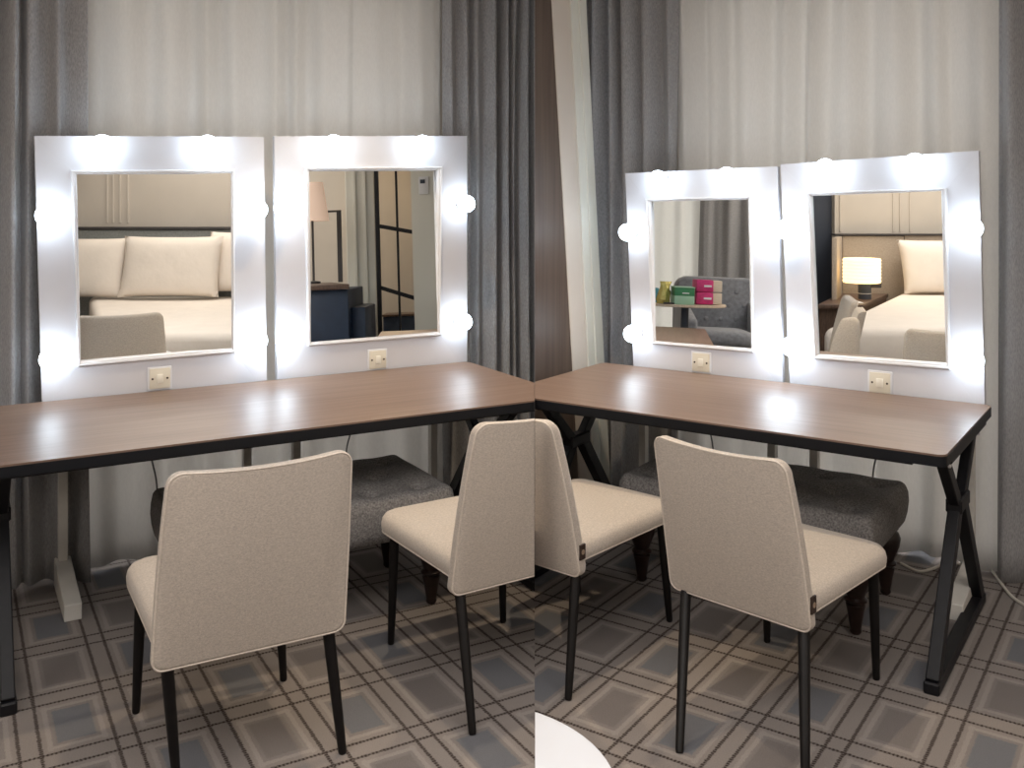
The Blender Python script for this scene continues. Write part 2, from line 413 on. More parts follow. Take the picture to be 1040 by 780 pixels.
# ------------------------------------------------------------------ tables
def make_table(fr, a0, a1, dep, topm, tre, side, label):
    root = thing('folding_table', fr.P(a1, dep/2 if False else 0, 0), fr.yaw, label, 'table', 'walnut tables under the mirror panels')
    W = mw(root); dx = -1   # local x = a - a1, local y = -b
    x0, x1 = a0-a1, 0.0
    out = rrect(x0, x1, -dep, 0, .028)
    for nm, z0, z1, ins, mm in (('tabletop', .744, .750, .002, topm), ('edge_band', .712, .744, 0, M['edge'])):
        bm = bmesh.new(); prism(bm, inset(out, ins), z0, z1); cut(bm, W, side)
        obj(nm, bm, mm, root, ang=40)
    # long rails under the top
    for yb in (.10, dep-.12):
        bm = bmesh.new(); bx(bm, x0+.12, x1-.12, -yb-.015, -yb+.015, .680, .712); cut(bm, W, side); 
        if len(bm.verts): obj('rail', bm, M['black'], root, smooth=False)
    for ta in tre:
        x = ta-a1; S = Vector((1,0,0)); y = lambda t: -dep*t
        def prt(nm, f, m_=M['black']):
            bm = bmesh.new(); f(bm); 
            if cut(bm, W, side): return obj(nm, bm, m_, root, smooth=False)
            bm.free()
        prt('mounting_plate', lambda bm: bx(bm, x-.04, x+.04, y(.86), y(.12), .694, .712, .003, 1))
        for (ft, up, hub) in ((.95, .80, .53), (.04, .20, .45)):
            def leg(bm):
                bar(bm, (x, y(hub), .49), (x, y(ft), .028), .052, .040, S, .004)
            prt('leg', leg)
            prt('upper_arm', lambda bm: bar(bm, (x, y(up), .700), (x, y(hub), .485), .045, .036, S, .004))
            def bolt(bm): lathe(bm, [(.009,0),(.009,.006),(.005,.009)], (x+.02, y(up), .678), 10, Matrix.Rotation(PI/2,3,'Y'))
            prt('bolt', bolt, M['socket'])
        prt('hub', lambda bm: bx(bm, x-.026, x+.026, y(.58), y(.40), .465, .515, .006, 1))
        prt('foot_bar', lambda bm: bx(bm, x-.024, x+.024, y(.985), y(.005), .0, .038, .005, 1))
    return root
A0L = -2.16
_ft = FL.ab(on_z(9, 733, 0)); print('left foot', _ft, LDEP)
make_table(FL, A0L, 0.0, LDEP, M['topL'], (_ft[0], -.16), 'L', 'long walnut topped table with black edge, standing on the left under two mirror panels')
# the left table reaches past the meeting plane and is mitred there; the right one likewise
TR_ = make_table(FR, -RLEN, 0.0, RDEP, M['topR'], (-1.575, -.045), 'R', 'walnut topped table on the right with its black splayed end leg frame showing')

# ------------------------------------------------------------------ mirror panels
def panel(fr, boff, outer, mo, gl, bulbs, switch, posts, name_lbl, plbl, glass_yaw=0.0, lean=0.0):
    """outer/mo/gl: TL,TR,BR,BL pixels on the panel's front face"""
    p0 = fr.P(0, boff); n = fr.n; nv = Vector((n.x, n.y, 0))
    q = lambda c, off=0.0: on_plane(c[0], c[1], p0 + nv*off, n)
    O = [q(c) for c in outer]; Mo = [q(c) for c in mo]; G = [q(c) for c in gl]
    # boards continue a little below the table top behind its back edge
    for i in (3, 2):
        O[i] = O[i] + Vector((0,0,-.05))
    base = (O[3]+O[2])/2; base = Vector((base.x, base.y, 0))
    root = thing('mirror_panel', base, fr.yaw, name_lbl, 'mirror', 'white lit mirror panels on the tables')
    T = .030
    # four mitred boards
    names = ('rail','stile','rail','stile')
    for k in range(4):
        a, b_, c, d = O[k], O[(k+1)%4], Mo[(k+1)%4], Mo[k]
        ctr = (a+b_+c+d)/4; sh = lambda v: v + (ctr-v).normalized()*.0002
        bm = bmesh.new(); f = [sh(v) for v in (a,b_,c,d)]
        box8(bm, [v-nv*T for v in f]+[v for v in f])
        obj(names[k], bm, M['panel'], root, smooth=False, world=True)
    # moulding with a stepped profile
    bm = bmesh.new(); rings = []
    for t, h in ((0,-.004),(0,.008),(.18,.015),(.42,.015),(.5,.010),(.72,.010),(.9,.004),(1.0,.002),(1.0,-.012)):
        rings.append([Mo[k].lerp(G[k], t)+nv*h for k in range(4)])
    loft(bm, rings, cap=False); 
    obj('moulding', bm, M['mould'], root, ang=25, world=True)
    # mirror pane
    bm = bmesh.new(); gc = sum(G, Vector())/4
    Rz = Matrix.Translation(gc) @ Matrix.Rotation(glass_yaw, 4, 'Z') @ Matrix.Rotation(lean, 4, Vector((fr.u.x, fr.u.y, 0))) @ Matrix.Translation(-gc)
    g = [(gc+(v-gc)*1.012)-nv*.004 for v in G]; g = [Rz @ v for v in g]; n3 = Rz.to_3x3() @ nv
    vs = [bm.verts.new(v) for v in g]+[bm.verts.new(v-n3*.004) for v in g]
    for f in ((0,1,2,3),(7,6,5,4),(0,4,5,1),(1,5,6,2),(2,6,7,3),(3,7,4,0)): bm.faces.new([vs[i] for i in f])
    obj('mirror_glass', bm, M['mirror'], root, smooth=False, world=True)
    bm = bmesh.new(); bk = [O[k].lerp(gc, .12)-nv*(T+.012) for k in range(4)]
    box8(bm, [v-nv*.006 for v in bk]+bk); obj('backing_board', bm, M['postw'], root, smooth=False, world=True)
    # bulbs on sockets
    ax = nv.to_track_quat('Z', 'Y').to_matrix()
    for (px, py) in bulbs:
        c = q((px, py), .062)
        w = c - nv*.062
        bm = bmesh.new(); lathe(bm, [(.026,-.001),(.027,.012),(.022,.016),(.021,.030)], w, 20, ax)
        s = obj('lamp_socket', bm, M['socket'], root, world=True)
        bm = bmesh.new(); r = .040
        prof = [(.0145,.020),(.016,.026)]+[(r*math.sin(PI*(1-t)), .062+r*math.cos(PI*(1-t))) for t in [i/14 for i in range(2,14)]]+[(.003,.062+r)]
        lathe(bm, prof, w, 24, ax); obj('light_bulb', bm, M['bulb'], root, world=True, ang=60)
    # switch
    c = q(switch); U = Vector((fr.u.x, fr.u.y, 0)); Z = Vector((0,0,1))
    def pl(bm, w, h, d0, d1, cu=0, cz=0, bev=.003):
        cc = c+U*cu+Z*cz
        f = [cc-U*w/2-Z*h/2, cc+U*w/2-Z*h/2, cc+U*w/2+Z*h/2, cc-U*w/2+Z*h/2]
        box8(bm, [v+nv*d0 for v in f]+[v+nv*d1 for v in f], bev)
    bm = bmesh.new(); pl(bm, .096, .096, 0, .006); sp = obj('switch_frame', bm, M['mould'], root, world=True)
    bm = bmesh.new(); pl(bm, .082, .082, .005, .010); sp = obj('switch_plate', bm, M['plate'], root, world=True)
    bm = bmesh.new(); pl(bm, .026, .036, .009, .015); obj('rocker', bm, M['rocker'], sp, world=True)
    for sx in (-1, 1):
        bm = bmesh.new(); lathe(bm, [(.0042,.0),(.0042,.0018),(.002,.0022)], c+nv*.0099+U*.029*sx, 10, ax); obj('screw', bm, M['screw'], sp, world=True)
    for (px, foot) in posts:
        a, z = fr.hit(px, boff-T-.02)
        wd = .034
        f = slab(fr, a-wd/2, a+wd/2, boff-T-.045, boff-T-.008, .0, 1.0, .002)
        lg = obj('leg', f, M['postw'], root, smooth=False, world=True)
        if foot:
            bm = bmesh.new()
            A = [fr.P(a-.03, boff-T-.05, 0), fr.P(a+.03, boff-T-.05, 0), fr.P(a+.03, foot, 0), fr.P(a-.03, foot, 0)]
            hh = [.11, .11, .06, .06]
            box8(bm, A+[v+Vector((0,0,h)) for v, h in zip(A, hh)], .003, 1)
            obj('foot', bm, M['postw'], lg, smooth=False, world=True)
    return root, (Vector(gc), Matrix.Rotation(glass_yaw, 3, 'Z') @ nv)

PB = -.012
LEAN = math.radians(-2.0)
PL1, mirL1 = panel(FL, PB, [(35,138),(268,139),(271,386),(43,408)], [(71.5,173),(238,172),(238,358),(79,372)], [(78,177),(233,177),(233.7,352),(82,367)],
    [(104,147),(211,147),(47,219),(51,365),(262,213),(262,346)], (162,384), [(64,.30),(251,None)], 'white mirror panel with lit bulbs, leftmost of the four', '', glass_yaw=math.radians(-2.5))
PL2, mirL2 = panel(FL, PB, [(278.7,138.5),(474.4,138),(474.4,366.5),(281.6,384.6)], [(309,170),(449,169),(447,340.5),(312,351.5)], [(314,173.7),(443.5,173),(442.6,335.6),(316,346)],
    [(339,146),(429,146),(288,211),(290,347),(474,207),(471,327)], (383,365), [(301,None),(440,None)], 'white lit mirror panel showing the glass door, second from the left', '', lean=LEAN)
PR1, mirR1 = panel(FR, PB, [(635,176),(789.5,169),(795,387),(643.8,372)], [(656,202),(764,199),(766,358),(663,349)], [(661,204.5),(760,202.5),(763,352.5),(667.5,345.5)],
    [(668,182),(738,179),(637,236),(642,339),(781,234),(784,351)], (712.5,368), [(653,None),(784,None)], 'narrow white lit mirror panel, third from the left, with the pink packs in its mirror', '', lean=LEAN)
PR2, mirR2 = panel(FR, PB, [(792.7,167),(994,153),(1000.5,411),(802.5,388.5)], [(820,195),(962,191),(966,375.5),(827.5,364)], [(824,199),(956,194),(961,368),(831,360)],
    [(838,171),(929,166),(797,233),(803,352),(987,232),(988,366)], (894,388.5), [(827,None),(985,.25)], 'tall white lit mirror panel showing the bedside lamp, rightmost of the four', '', glass_yaw=math.radians(-1.3))

# ------------------------------------------------------------------ chairs
def make_chair(x, y, yaw, sx, sy, sz, label, side=None, tagside=True, feet={}):
    root = thing('dining_chair', (x, y, 0), yaw, label, 'chair', 'beige upholstered chairs with black legs')
    W = mw(root)
    def put(nm, bm, m_, ang=40, parent=root):
        if side and not cut(bm, W, side): bm.free(); return None
        return obj(nm, bm, m_, parent, ang=ang)
    def S(px_, py_, pz_): return Vector((px_*sx, py_*sy, pz_*sz))
    # legs: front pair then rear pair, tapering, slightly splayed
    for (key, tx, ty, fx, fy, zt) in (('FL',-.195,.185,-.195,.20,.42), ('FR',.195,.185,.195,.20,.42), ('RL',-.205,-.200,-.20,-.34,.375), ('RR',.205,-.200,.20,-.34,.375)):
        bm = bmesh.new(); p = S(tx,ty,zt); q = S(fx,fy,0)
        if key in feet:
            q = W.inverted() @ on_z(feet[key][0], feet[key][1], 0)
        pts = [p.lerp(q, t) for t in (0,.25,.5,.75,.985,1)]
        tube(bm, pts, [.0165,.016,.015,.0135,.0115,.0095], 14); put('leg', bm, M['legblack'], 50)
    # under-frame
    bm = bmesh.new(); c = [S(-.19,-.17,.395), S(.19,-.17,.395), S(.19,.18,.395), S(-.19,.18,.395)]
    box8(bm, c+[v+Vector((0,0,.02)) for v in c]); put('seat_frame', bm, M['legblack'])
    # seat: rounded front corners, crowned
    out = rrect(-.235*sx, .235*sx, -.208*sy, .245*sy, (.075,.075,.02,.02), 8)
    bm = bmesh.new(); rings = []
    for ins, z in ((.016,.398),(.004,.402),(0,.412),(-.001,.430),(.003,.446),(.012,.458),(.030,.466),(.07,.472),(.13,.476)):
        if ins < .05: rings.append([(a, b_, z*sz) for a, b_ in inset(out, ins)])
        else:
            k = 1-ins/.235; rings.append([(a*k, b_*k, z*sz) for a, b_ in out])
    loft(bm, rings); seat = put('seat', bm, M['beige'], 50)
    if seat:
        bm = bmesh.new(); loop_tube(bm, [(a, b_, .404*sz) for a, b_ in inset(out, .004)], .0035); put('piping', bm, M['piping'], 60, seat)
    # backrest: tapered slab, leaning back, rounded top corners
    H0, H1 = .355, .885
    def BP(u, t, d):                                 # u -1..1 across, t 0..1 up, d depth from rear face forward
        wd = .244-.020*t + .004*math.sin(PI*t)
        z = H0+(H1-H0)*t - .014*(1-min(1,u*u))*t**8; ly = -.225 - .085*t - .022*t*t
        return Vector((u*wd*sx, (ly+d)*sy + .012*(u*u)*t, z*sz))
    o2 = rrect(-1, 1, 0, 1, (.13,.13,.07,.07), 6)
    # radii are different in u and t, so build the outline in metres first
    def outline(ins, k=7):
        pts = rrect(-.24+ins, .24-ins, 0+ins, .53-ins, (.040,.040,.028,.028), k)
        res = []
        m = len(pts)
        for i in range(m):                            # densify the long edges so the slab can curve
            a = Vector(pts[i]); b_ = Vector(pts[(i+1) % m]); res.append(a)
            L_ = (b_-a).length
            if L_ > .1:
                nseg = 8
                for s in range(1, nseg): res.append(a.lerp(b_, s/nseg))
        return res
    def lay(ins, d): return [BP(p.x/.24, p.y/.53, d) for p in outline(ins)]
    bm = bmesh.new()
    th = .038
    rings = [lay(.010,.000), lay(.004,.001), lay(.0,.006), lay(-.001,.5*th), lay(.0,th-.012), lay(.006,th-.003), lay(.016,th), lay(.06,th+.004), lay(.11,th+.006)]
    loft(bm, rings)
    bmesh.ops.triangulate(bm, faces=[f for f in bm.faces if len(f.verts) > 4])
    bk = put('backrest', bm, M['beige'], 50)
    for d in (.003,):
        bm = bmesh.new(); loop_tube(bm, lay(.001, d), .0032); put('piping', bm, M['piping'], 60, bk)
    if tagside:
        p = BP(1.0, .16, .022)
        bm = bmesh.new(); bx(bm, p.x-.002, p.x+.005, p.y-.014, p.y+.014, p.z-.024, p.z+.024, .001, 1)
        if (not side) or cut(bm, W, side):
            tg = obj('fabric_tag', bm, M['tag'], bk)
            bm = bmesh.new(); lathe(bm, [(.008,0),(.008,.0012),(.0055,.0012),(.0055,.0002)], (p.x+.005, p.y, p.z), 14, Matrix.Rotation(PI/2,3,'Y'))
            obj('tag_print', bm, M['tagp'], tg)
    return root
make_chair(-.809, 2.781, .516, 1.032, 1.19, .991, 'beige upholstered chair seen from behind in front of the leftmost mirror', tagside=False, feet=dict(FL=(138,724),FR=(288,691),RL=(179,790),RR=(348,765)))
make_chair(-.099, 3.246, .579, 1.10, 1.18, 1.005, 'beige chair facing the second mirror, left of the two chairs whose backs touch', side='L', tagside=False, feet=dict(FL=(397,654),FR=(511,632),RL=(480,746)))
make_chair(.848, 3.045, -.772, .957, 1.22, .939, 'beige upholstered chair at the right table, seen from behind, with a small brown side tag', feet=dict(FL=(779,652),FR=(890,690),RL=(690,765),RR=(818,800)))
make_chair(.223, 3.436, -.729, 1.012, 1.30, .966, 'beige chair facing right, right of the two chairs whose backs touch', side='R', feet=dict(FL=(587,602),FR=(680,631),RR=(577,711)))

# ------------------------------------------------------------------ tufted benches
def make_bench(fr, c_fr, length, depth, label, ztop=.435, zbot=.265):
    """c_fr: world point of the front-right top corner"""
    a1, b1 = fr.ab(c_fr); root = thing('tufted_bench', fr.P(a1-length/2, b1-depth/2, 0), fr.yaw, label, 'bench', 'charcoal tufted benches pushed under the tables')
    hl, hd = length/2, depth/2
    but = []
    nx = 5
    for j in range(3):
        k = nx if j % 2 == 0 else nx-1
        for i in range(k):
            but.append(((i-(k-1)/2)*length/nx*.98, (j-1)*depth/3.1))
    nu, nv_ = 130, 74
    bm = bmesh.new(); g = []
    for j in range(nv_+1):
        row = []
        for i in range(nu+1):
            u = -1+2*i/nu; v = -1+2*j/nv_
            cr = .045; k4 = (abs(u)*abs(v))**18
            X = (hl-cr*.3*k4)*u; Yy = (hd-cr*.3*k4)*v
            ex = max(0, (abs(X)-(hl-.035))/.035); ey = max(0, (abs(Yy)-(hd-.035))/.035)
            z = ztop - .028*(1-math.sqrt(max(0, 1-min(1, (ex*ex+ey*ey)))))
            for (bxx, byy) in but:
                d = math.hypot(X-bxx, Yy-byy)
                z -= .034*math.exp(-(d/.023)**2) + .020*math.exp(-(d/.060)**2)
            row.append(bm.verts.new((X, Yy, z)))
        g.append(row)
    for j in range(nv_):
        for i in range(nu): bm.faces.new((g[j][i], g[j][i+1], g[j+1][i+1], g[j+1][i]))
    edge = [g[0][i] for i in range(nu+1)]+[g[j][nu] for j in range(1, nv_+1)]+[g[nv_][i] for i in range(nu-1, -1, -1)]+[g[j][0] for j in range(nv_-1, 0, -1)]
    prev = edge
    for (s, z) in ((.006,.395),(.008,.36),(.004,.32),(-.004,.285),(-.02,zbot)):
        ring = []
        for v in edge:
            X, Yy = v.co.x, v.co.y
            ring.append(bm.verts.new((X*(1+s/hl), Yy*(1+s/hd), z)))
        m = len(ring)
        for k in range(m): bm.faces.new((prev[k], prev[(k+1)%m], ring[(k+1)%m], ring[k]))
        prev = ring
    bm.faces.new(prev)
    cu = obj('cushion', bm, M['tuft'], root, ang=70)
    for (bxx, byy) in but:
        bm = bmesh.new(); lathe(bm, [(.012,0),(.012,.004),(.008,.008),(.002,.009)], (bxx, byy, ztop-.056), 12); obj('button', bm, M['tuftb'], cu)
    prof = [(.013,0),(.018,.010),(.016,.02),(.024,.075),(.029,.105),(.024,.111),(.034,.118),(.034,.124),(.025,.131),(.030,.150),(.043,.190),(.047,.218),(.040,.240),(.030,.250),(.040,.256),(.040,.275)]
    for sx in (-1, 1):
        for sy in (-1, 1):
            bm = bmesh.new(); lathe(bm, [(r_*1.2, z_) for r_, z_ in prof], ((hl-.07)*sx, (hd-.07)*sy, 0), 20); obj('leg', bm, M['darkwood'], root, ang=50)
    return root
# left: front-right leg foot at pixel (439,614); right: front-right leg foot at (869,644)
def bench_corner(fr, px, py, inset_=.07):
    p = on_z(px, py, 0); a, b = fr.ab(p); return fr.P(a+inset_, b+inset_)
make_bench(FL, bench_corner(FL, 438, 612), 1.00, .56, 'charcoal tufted bench under the left table, behind the leftmost chair', ztop=.452, zbot=.28)
make_bench(FR, bench_corner(FR, 869, 643), .98, .56, 'charcoal tufted bench with dark turned legs under the right table')

# ------------------------------------------------------------------ cables
def cable(pts, r, m_, label, name='cable'):
    # catmull-rom through the points
    P = [Vector(p) for p in pts]; P = [P[0]*2-P[1]]+P+[P[-1]*2-P[-2]]; out = []
    for i in range(1, len(P)-2):
        for s in range(8):
            t = s/8; a, b, c, d = P[i-1], P[i], P[i+1], P[i+2]
            out.append(.5*((2*b)+(c-a)*t+(2*a-5*b+4*c-d)*t*t+(3*b-a-3*c+d)*t**3))
    out.append(P[-2]); bm = bmesh.new(); tube(bm, out, r, 8)
    return tag(obj(name, bm, m_), label, 'cable')
def pf(fr, px, py, b): return on_plane(px, py, fr.P(0, b), fr.n)
cable([pf(FL,150,440,-.06), pf(FL,154,466,-.05), pf(FL,159,490,-.05), pf(FL,160,520,-.05), pf(FL,160,545,-.05)], .0035, M['cablek'], 'thin grey cable hanging below the left table by the bench end')
cable([pf(FL,360,410,-.05), pf(FL,357,436,-.05), pf(FL,352,456,-.05), pf(FL,350,490,-.05)], .0035, M['cablek'], 'thin grey cable hanging below the left table, right of the mirror gap')
cable([pf(FR,718,400,-.06), pf(FR,720,432,-.06), pf(FR,724,454,-.06), pf(FR,728,500,-.06)], .0035, M['cablek'], 'thin dark cable hanging under the right table above the nearest chair back')
cable([pf(FR,896,440,-.06), pf(FR,891,461,-.06), pf(FR,887,478,-.06), pf(FR,884,520,-.06)], .0035, M['cablek'], 'thin dark cable hanging under the right table, above the bench')
def fl(px, py, z=.006): return on_z(px, py, z)
cable([fl(915,572), fl(932,580), fl(946,578), fl(958,573), fl(975,572), fl(992,574)]+[on_z(1000,568,.03)]+[fl(1008,580), fl(1018,594), fl(1028,606), fl(1042,615), fl(1060,620)], .006, M['cablew'], 'pale cable lying on the carpet behind the right table leg', 'floor_cable')

# white rounded table end at the lower middle of the view
bm = bmesh.new(); c = on_z(535, 765, .46); 
outl = [(c.x+.17*math.cos(2*PI*k/48), c.y+.17*math.sin(2*PI*k/48)) for k in range(48)]
bm.free()
Wd = thing('side_table', (-.11, 1.72, 0), 0, 'white round topped table end at the bottom edge, nearest the viewer', 'side table')
for nm, prof, mm in (('tabletop', [(.285,.478),(.297,.482),(.30,.490),(.297,.498),(.29,.50)], 'mould'), ('pedestal', [(.022,.02),(.022,.478)], 'postw'), ('base', [(.17,0),(.17,.012),(.03,.02)], 'postw')):
    b_ = bmesh.new(); lathe(b_, prof, (0,0,0), 64 if nm == 'tabletop' else 24)
    if cut(b_, mw(Wd), 'R'): obj(nm, b_, M[mm], Wd)
    else: b_.free()

# ------------------------------------------------------------------ the rest of the room, seen in the mirrors
def refl(mir):
    p, n = mir; n = n.normalized()
    R = Matrix.Identity(3) - 2*Matrix([[n[i]*n[j] for j in range(3)] for i in range(3)])
    return Matrix.Translation(p) @ R.to_4x4() @ Matrix.Translation(-p)
def X(px, Y): return (px-CX)/F*Y
def Z(py, Y): return CH-(py-HY)/F*Y
class Room:
    """a part of the room laid out from its mirror image"""
    def __init__(s, mir, dz=0): s.m = refl(mir); s.dz = dz
    def lift(s, z): return z+s.dz if z >= .2 else z*(.2+s.dz)/.2
    def thing(s, name, x, y, z, label, cat, group=None):
        p = s.m @ Vector((x, y, s.lift(z))); return thing(name, p, 0, label, cat, group)
    def put(s, name, bm, m_, parent=None, **k):
        for v in bm.verts: v.co.z = s.lift(v.co.z)
        bm.transform(s.m); return obj(name, bm, m_, parent, world=True, **k)
RL, RR1, RR2 = Room(mirL2, .36), Room(mirR1, .29), Room(mirR2)
RL1 = Room(mirL1)

# -- left mirrors: bed, headboard, desk, lamp, glass door
Yw = 10.9
s_ = RL1
tag(s_.put('wall_bedroom', B(X(20,Yw), X(262,Yw), Yw, Yw+.1, 0, 2.85), M['wall'], smooth=False), kind='structure')
for i, px in enumerate((109, 115, 122, 130)):
    tag(s_.put('trim_%d' % (4+i), B(X(px,Yw)-.012, X(px,Yw)+.012, Yw-.012, Yw, 1.25, 2.6, .003), M['wall'], smooth=False), kind='structure')
hb = s_.thing('headboard', X(150,10.8), 10.8, 0, 'grey green upholstered headboard behind the white pillows in the leftmost mirror', 'headboard')
s_.put('panel', B(X(40,10.8), X(262,10.8), 10.72, 10.88, 0, Z(233,10.8), .02), M['hgreen'], hb)
s_.put('cap', B(X(40,10.8), X(262,10.8), 10.70, 10.89, Z(233,10.8), Z(230.5,10.8), .003), M['hdark'], hb)
def bed(s, foot, label, zt):
    b_ = bmesh.new(); cx = sum(p[0] for p in foot)/len(foot); cy = sum(p[1] for p in foot)/len(foot)
    r = s.thing('bed', cx, cy, 0, label, 'bed')
    c = [(x, y, .0) for x, y in foot]; box8(b_, [(x, y, .05) for x, y in foot]+[(x, y, .25) for x, y in foot], .01); s.put('bed_base', b_, M['hbeige'], r)
    b_ = bmesh.new(); box8(b_, [(x, y, .16) for x, y in foot]+[(x, y, zt) for x, y in foot], .07, 4); s.put('duvet', b_, M['linen'], r, ang=60)
    return r
bed(s_, [(-3.25,7.7),(-1.72,7.7),(-2.25,10.6),(-4.6,10.6)], 'wide white bed shown in the two left mirrors', .46)
def pillow(s, x0, x1, y, z0, z1, label, th=.24, tilt=.10, group='white pillows shown in the mirrors'):
    b_ = bmesh.new(); nx, nz = 24, 14; g = []
    for side in (1, -1):
        gg = []
        for j in range(nz+1):
            row = []
            for i in range(nx+1):
                u = -1+2*i/nx; v = -1+2*j/nz
                pinch = 1-.045*(1-abs(u)**3)*(abs(v)**4); pv = 1-.05*(1-abs(v)**3)*abs(u)**4
                h = (max(0, 1-abs(u)**3.2)*max(0, 1-abs(v)**3.2))**.5
                row.append(b_.verts.new(((x0+x1)/2+(x1-x0)/2*u*pv, y-side*th/2*h+tilt*v, (z0+z1)/2+(z1-z0)/2*v*pinch)))
            gg.append(row)
        g.append(gg)
        for j in range(nz):
            for i in range(nx): b_.faces.new((gg[j][i], gg[j][i+1], gg[j+1][i+1], gg[j+1][i]))
    bmesh.ops.remove_doubles(b_, verts=b_.verts, dist=1e-4)
    return tag(s.put('pillow', b_, M['linen'], ang=80), label, 'pillow', group)
pillow(s_, X(48,10.3), X(127,10.3), 10.36, Z(302.5,10.3), Z(242,10.3), 'white pillow cut off by the left edge of the leftmost mirror')
pillow(s_, X(123,10.3), X(225,10.3), 10.30, Z(301,10.3), Z(240,10.3), 'large white pillow in the middle of the leftmost mirror')
pillow(s_, X(205,10.3), X(262,10.3), 10.50, Z(298,10.3), Z(236,10.3), 'white pillow at the right edge of the leftmost mirror, behind the large one')

s_ = RL; Yd = 10.6
tag(s_.put('wall_desk', B(X(262,11), X(358,11), 11, 11.1, 0, 2.85), M['wall'], smooth=False), kind='structure')
tag(s_.put('trim_8', B(X(355,10.9), X(384,10.9), 10.7, 10.98, 0, 2.85, .01), M['trim'], smooth=False), kind='structure')
tag(s_.put('trim_9', B(X(363,10.9), X(366,10.9), 10.67, 10.7, 0, 2.85, .005), M['trim'], smooth=False), kind='structure')
tag(s_.put('trim_10', B(X(373,10.9), X(376,10.9), 10.67, 10.7, 0, 2.85, .005), M['trim'], smooth=False), kind='structure')
tag(s_.put('wall_door', B(X(420.5,10.6), X(520,10.6), 10.45, 10.6, 0, 2.85), M['trim'], smooth=False), kind='structure')
tag(s_.put('wall_passage', B(X(380,12.5), X(440,12.5), 12.5, 12.6, 0, 2.85), M['wall'], smooth=False), kind='structure')
dr = s_.put('door_1', B(X(383,10.6), X(387,10.6), 10.5, 10.56, 0, 2.8, .003), M['black'], smooth=False); tag(dr, kind='structure')
b_ = bmesh.new()
bx(b_, X(404,10.6), X(406,10.6), 10.51, 10.55, 0, 2.8)
for (ya, yb) in ((226, 233.5), (288, 300)):
    c = [(X(386,10.6), Z(ya,10.6)), (X(421,10.6), Z(yb,10.6))]; t = .022
    box8(b_, [(c[0][0],10.51,c[0][1]-t),(c[1][0],10.51,c[1][1]-t),(c[1][0],10.55,c[1][1]-t),(c[0][0],10.55,c[0][1]-t),(c[0][0],10.51,c[0][1]+t),(c[1][0],10.51,c[1][1]+t),(c[1][0],10.55,c[1][1]+t),(c[0][0],10.55,c[0][1]+t)])
s_.put('door_bars', b_, M['black'], dr, smooth=False)
pn = s_.thing('lacquer_chest', X(400,11.6), 11.6, 0, 'low dark blue cabinet beyond the black glazed door', 'cabinet')
s_.put('body', B(X(388,11.6), X(425,11.6), 11.5, 11.9, 0, Z(312,11.6), .01), M['navy'], pn)
s_.put('top', B(X(387,11.6), X(426,11.6), 11.48, 11.92, Z(312,11.6), Z(310,11.6), .005), M['brown'], pn)
th = s_.thing('thermostat', X(431.5,10.4), 10.42, Z(187,10.4), 'small white wall thermostat at the upper right of the second mirror', 'thermostat')
s_.put('housing', B(X(427,10.4), X(437,10.4), 10.42, 10.45, Z(196,10.4), Z(178,10.4), .006), M['mould'], th)
s_.put('display', B(X(428.5,10.4), X(433.5,10.4), 10.41, 10.42, Z(185,10.4), Z(181,10.4)), M['darkgreypanel'], th)
dk = s_.thing('desk', X(330,9.9), 9.9, 0, 'brown topped desk with dark blue body in the second mirror from the left', 'desk')
Y0 = 9.3
b_ = bmesh.new(); box8(b_, [(X(300,9.3),9.3,Z(292,9.3)-.05),(X(354,9.3),9.3,Z(292,9.3)-.05),(X(336,10.4),10.4,Z(292,9.3)-.05),(X(300,10.4),10.4,Z(292,9.3)-.05),(X(300,9.3),9.3,Z(292,9.3)),(X(354,9.3),9.3,Z(292,9.3)),(X(336,10.4),10.4,Z(292,9.3)),(X(300,10.4),10.4,Z(292,9.3))], .006)
s_.put('desktop', b_, M['brown'], dk)
s_.put('body', B(X(300,9.4), X(353,9.4), 9.36, 10.3, 0, Z(292,9.3)-.05, .01), M['navy'], dk)
dk2 = s_.thing('luggage_bench', X(356,9.6), 9.6, 0, 'low dark blue bench beside the desk in the second mirror', 'bench')
s_.put('body', B(X(356.5,9.6), X(371,9.6), 9.5, 10.2, .04, Z(314,9.5), .015), M['navy'], dk2)
s_.put('plinth', B(X(357.5,9.6), X(370,9.6), 9.55, 10.15, 0, .045), M['black'], dk2)
fr_ = s_.thing('standing_frame', X(340,10.5), 10.5, Z(292,9.3), 'thin dark standing frame on the desk behind the lamp shade', 'frame')
s_.put('upright', B(X(343,10.3), X(347.2,10.3), 10.28, 10.32, Z(292,9.3), Z(212,10.3)), M['hdark'], fr_, smooth=False)
s_.put('crossbar', B(X(318,10.3), X(347.2,10.3), 10.28, 10.32, Z(212,10.3), Z(210,10.3)), M['hdark'], fr_, smooth=False)
lp = s_.thing('desk_lamp', X(318,10.0), 10.0, Z(292,9.3), 'desk lamp with peach tapered shade at the left of the second mirror', 'lamp')
b_ = bmesh.new(); lathe(b_, [(.17,Z(222,10)),(.115,Z(183,10)),(.112,Z(183,10)),(.165,Z(222,10)+.002)], (X(318,10),10,0), 32); s_.put('lamp_shade', b_, M['shade'], lp)
b_ = bmesh.new(); lathe(b_, [(.07,Z(292,9.3)),(.07,Z(292,9.3)+.02),(.012,Z(292,9.3)+.03),(.012,Z(215,10))], (X(318,10),10,0), 20); s_.put('stand', b_, M['hdark'], lp)

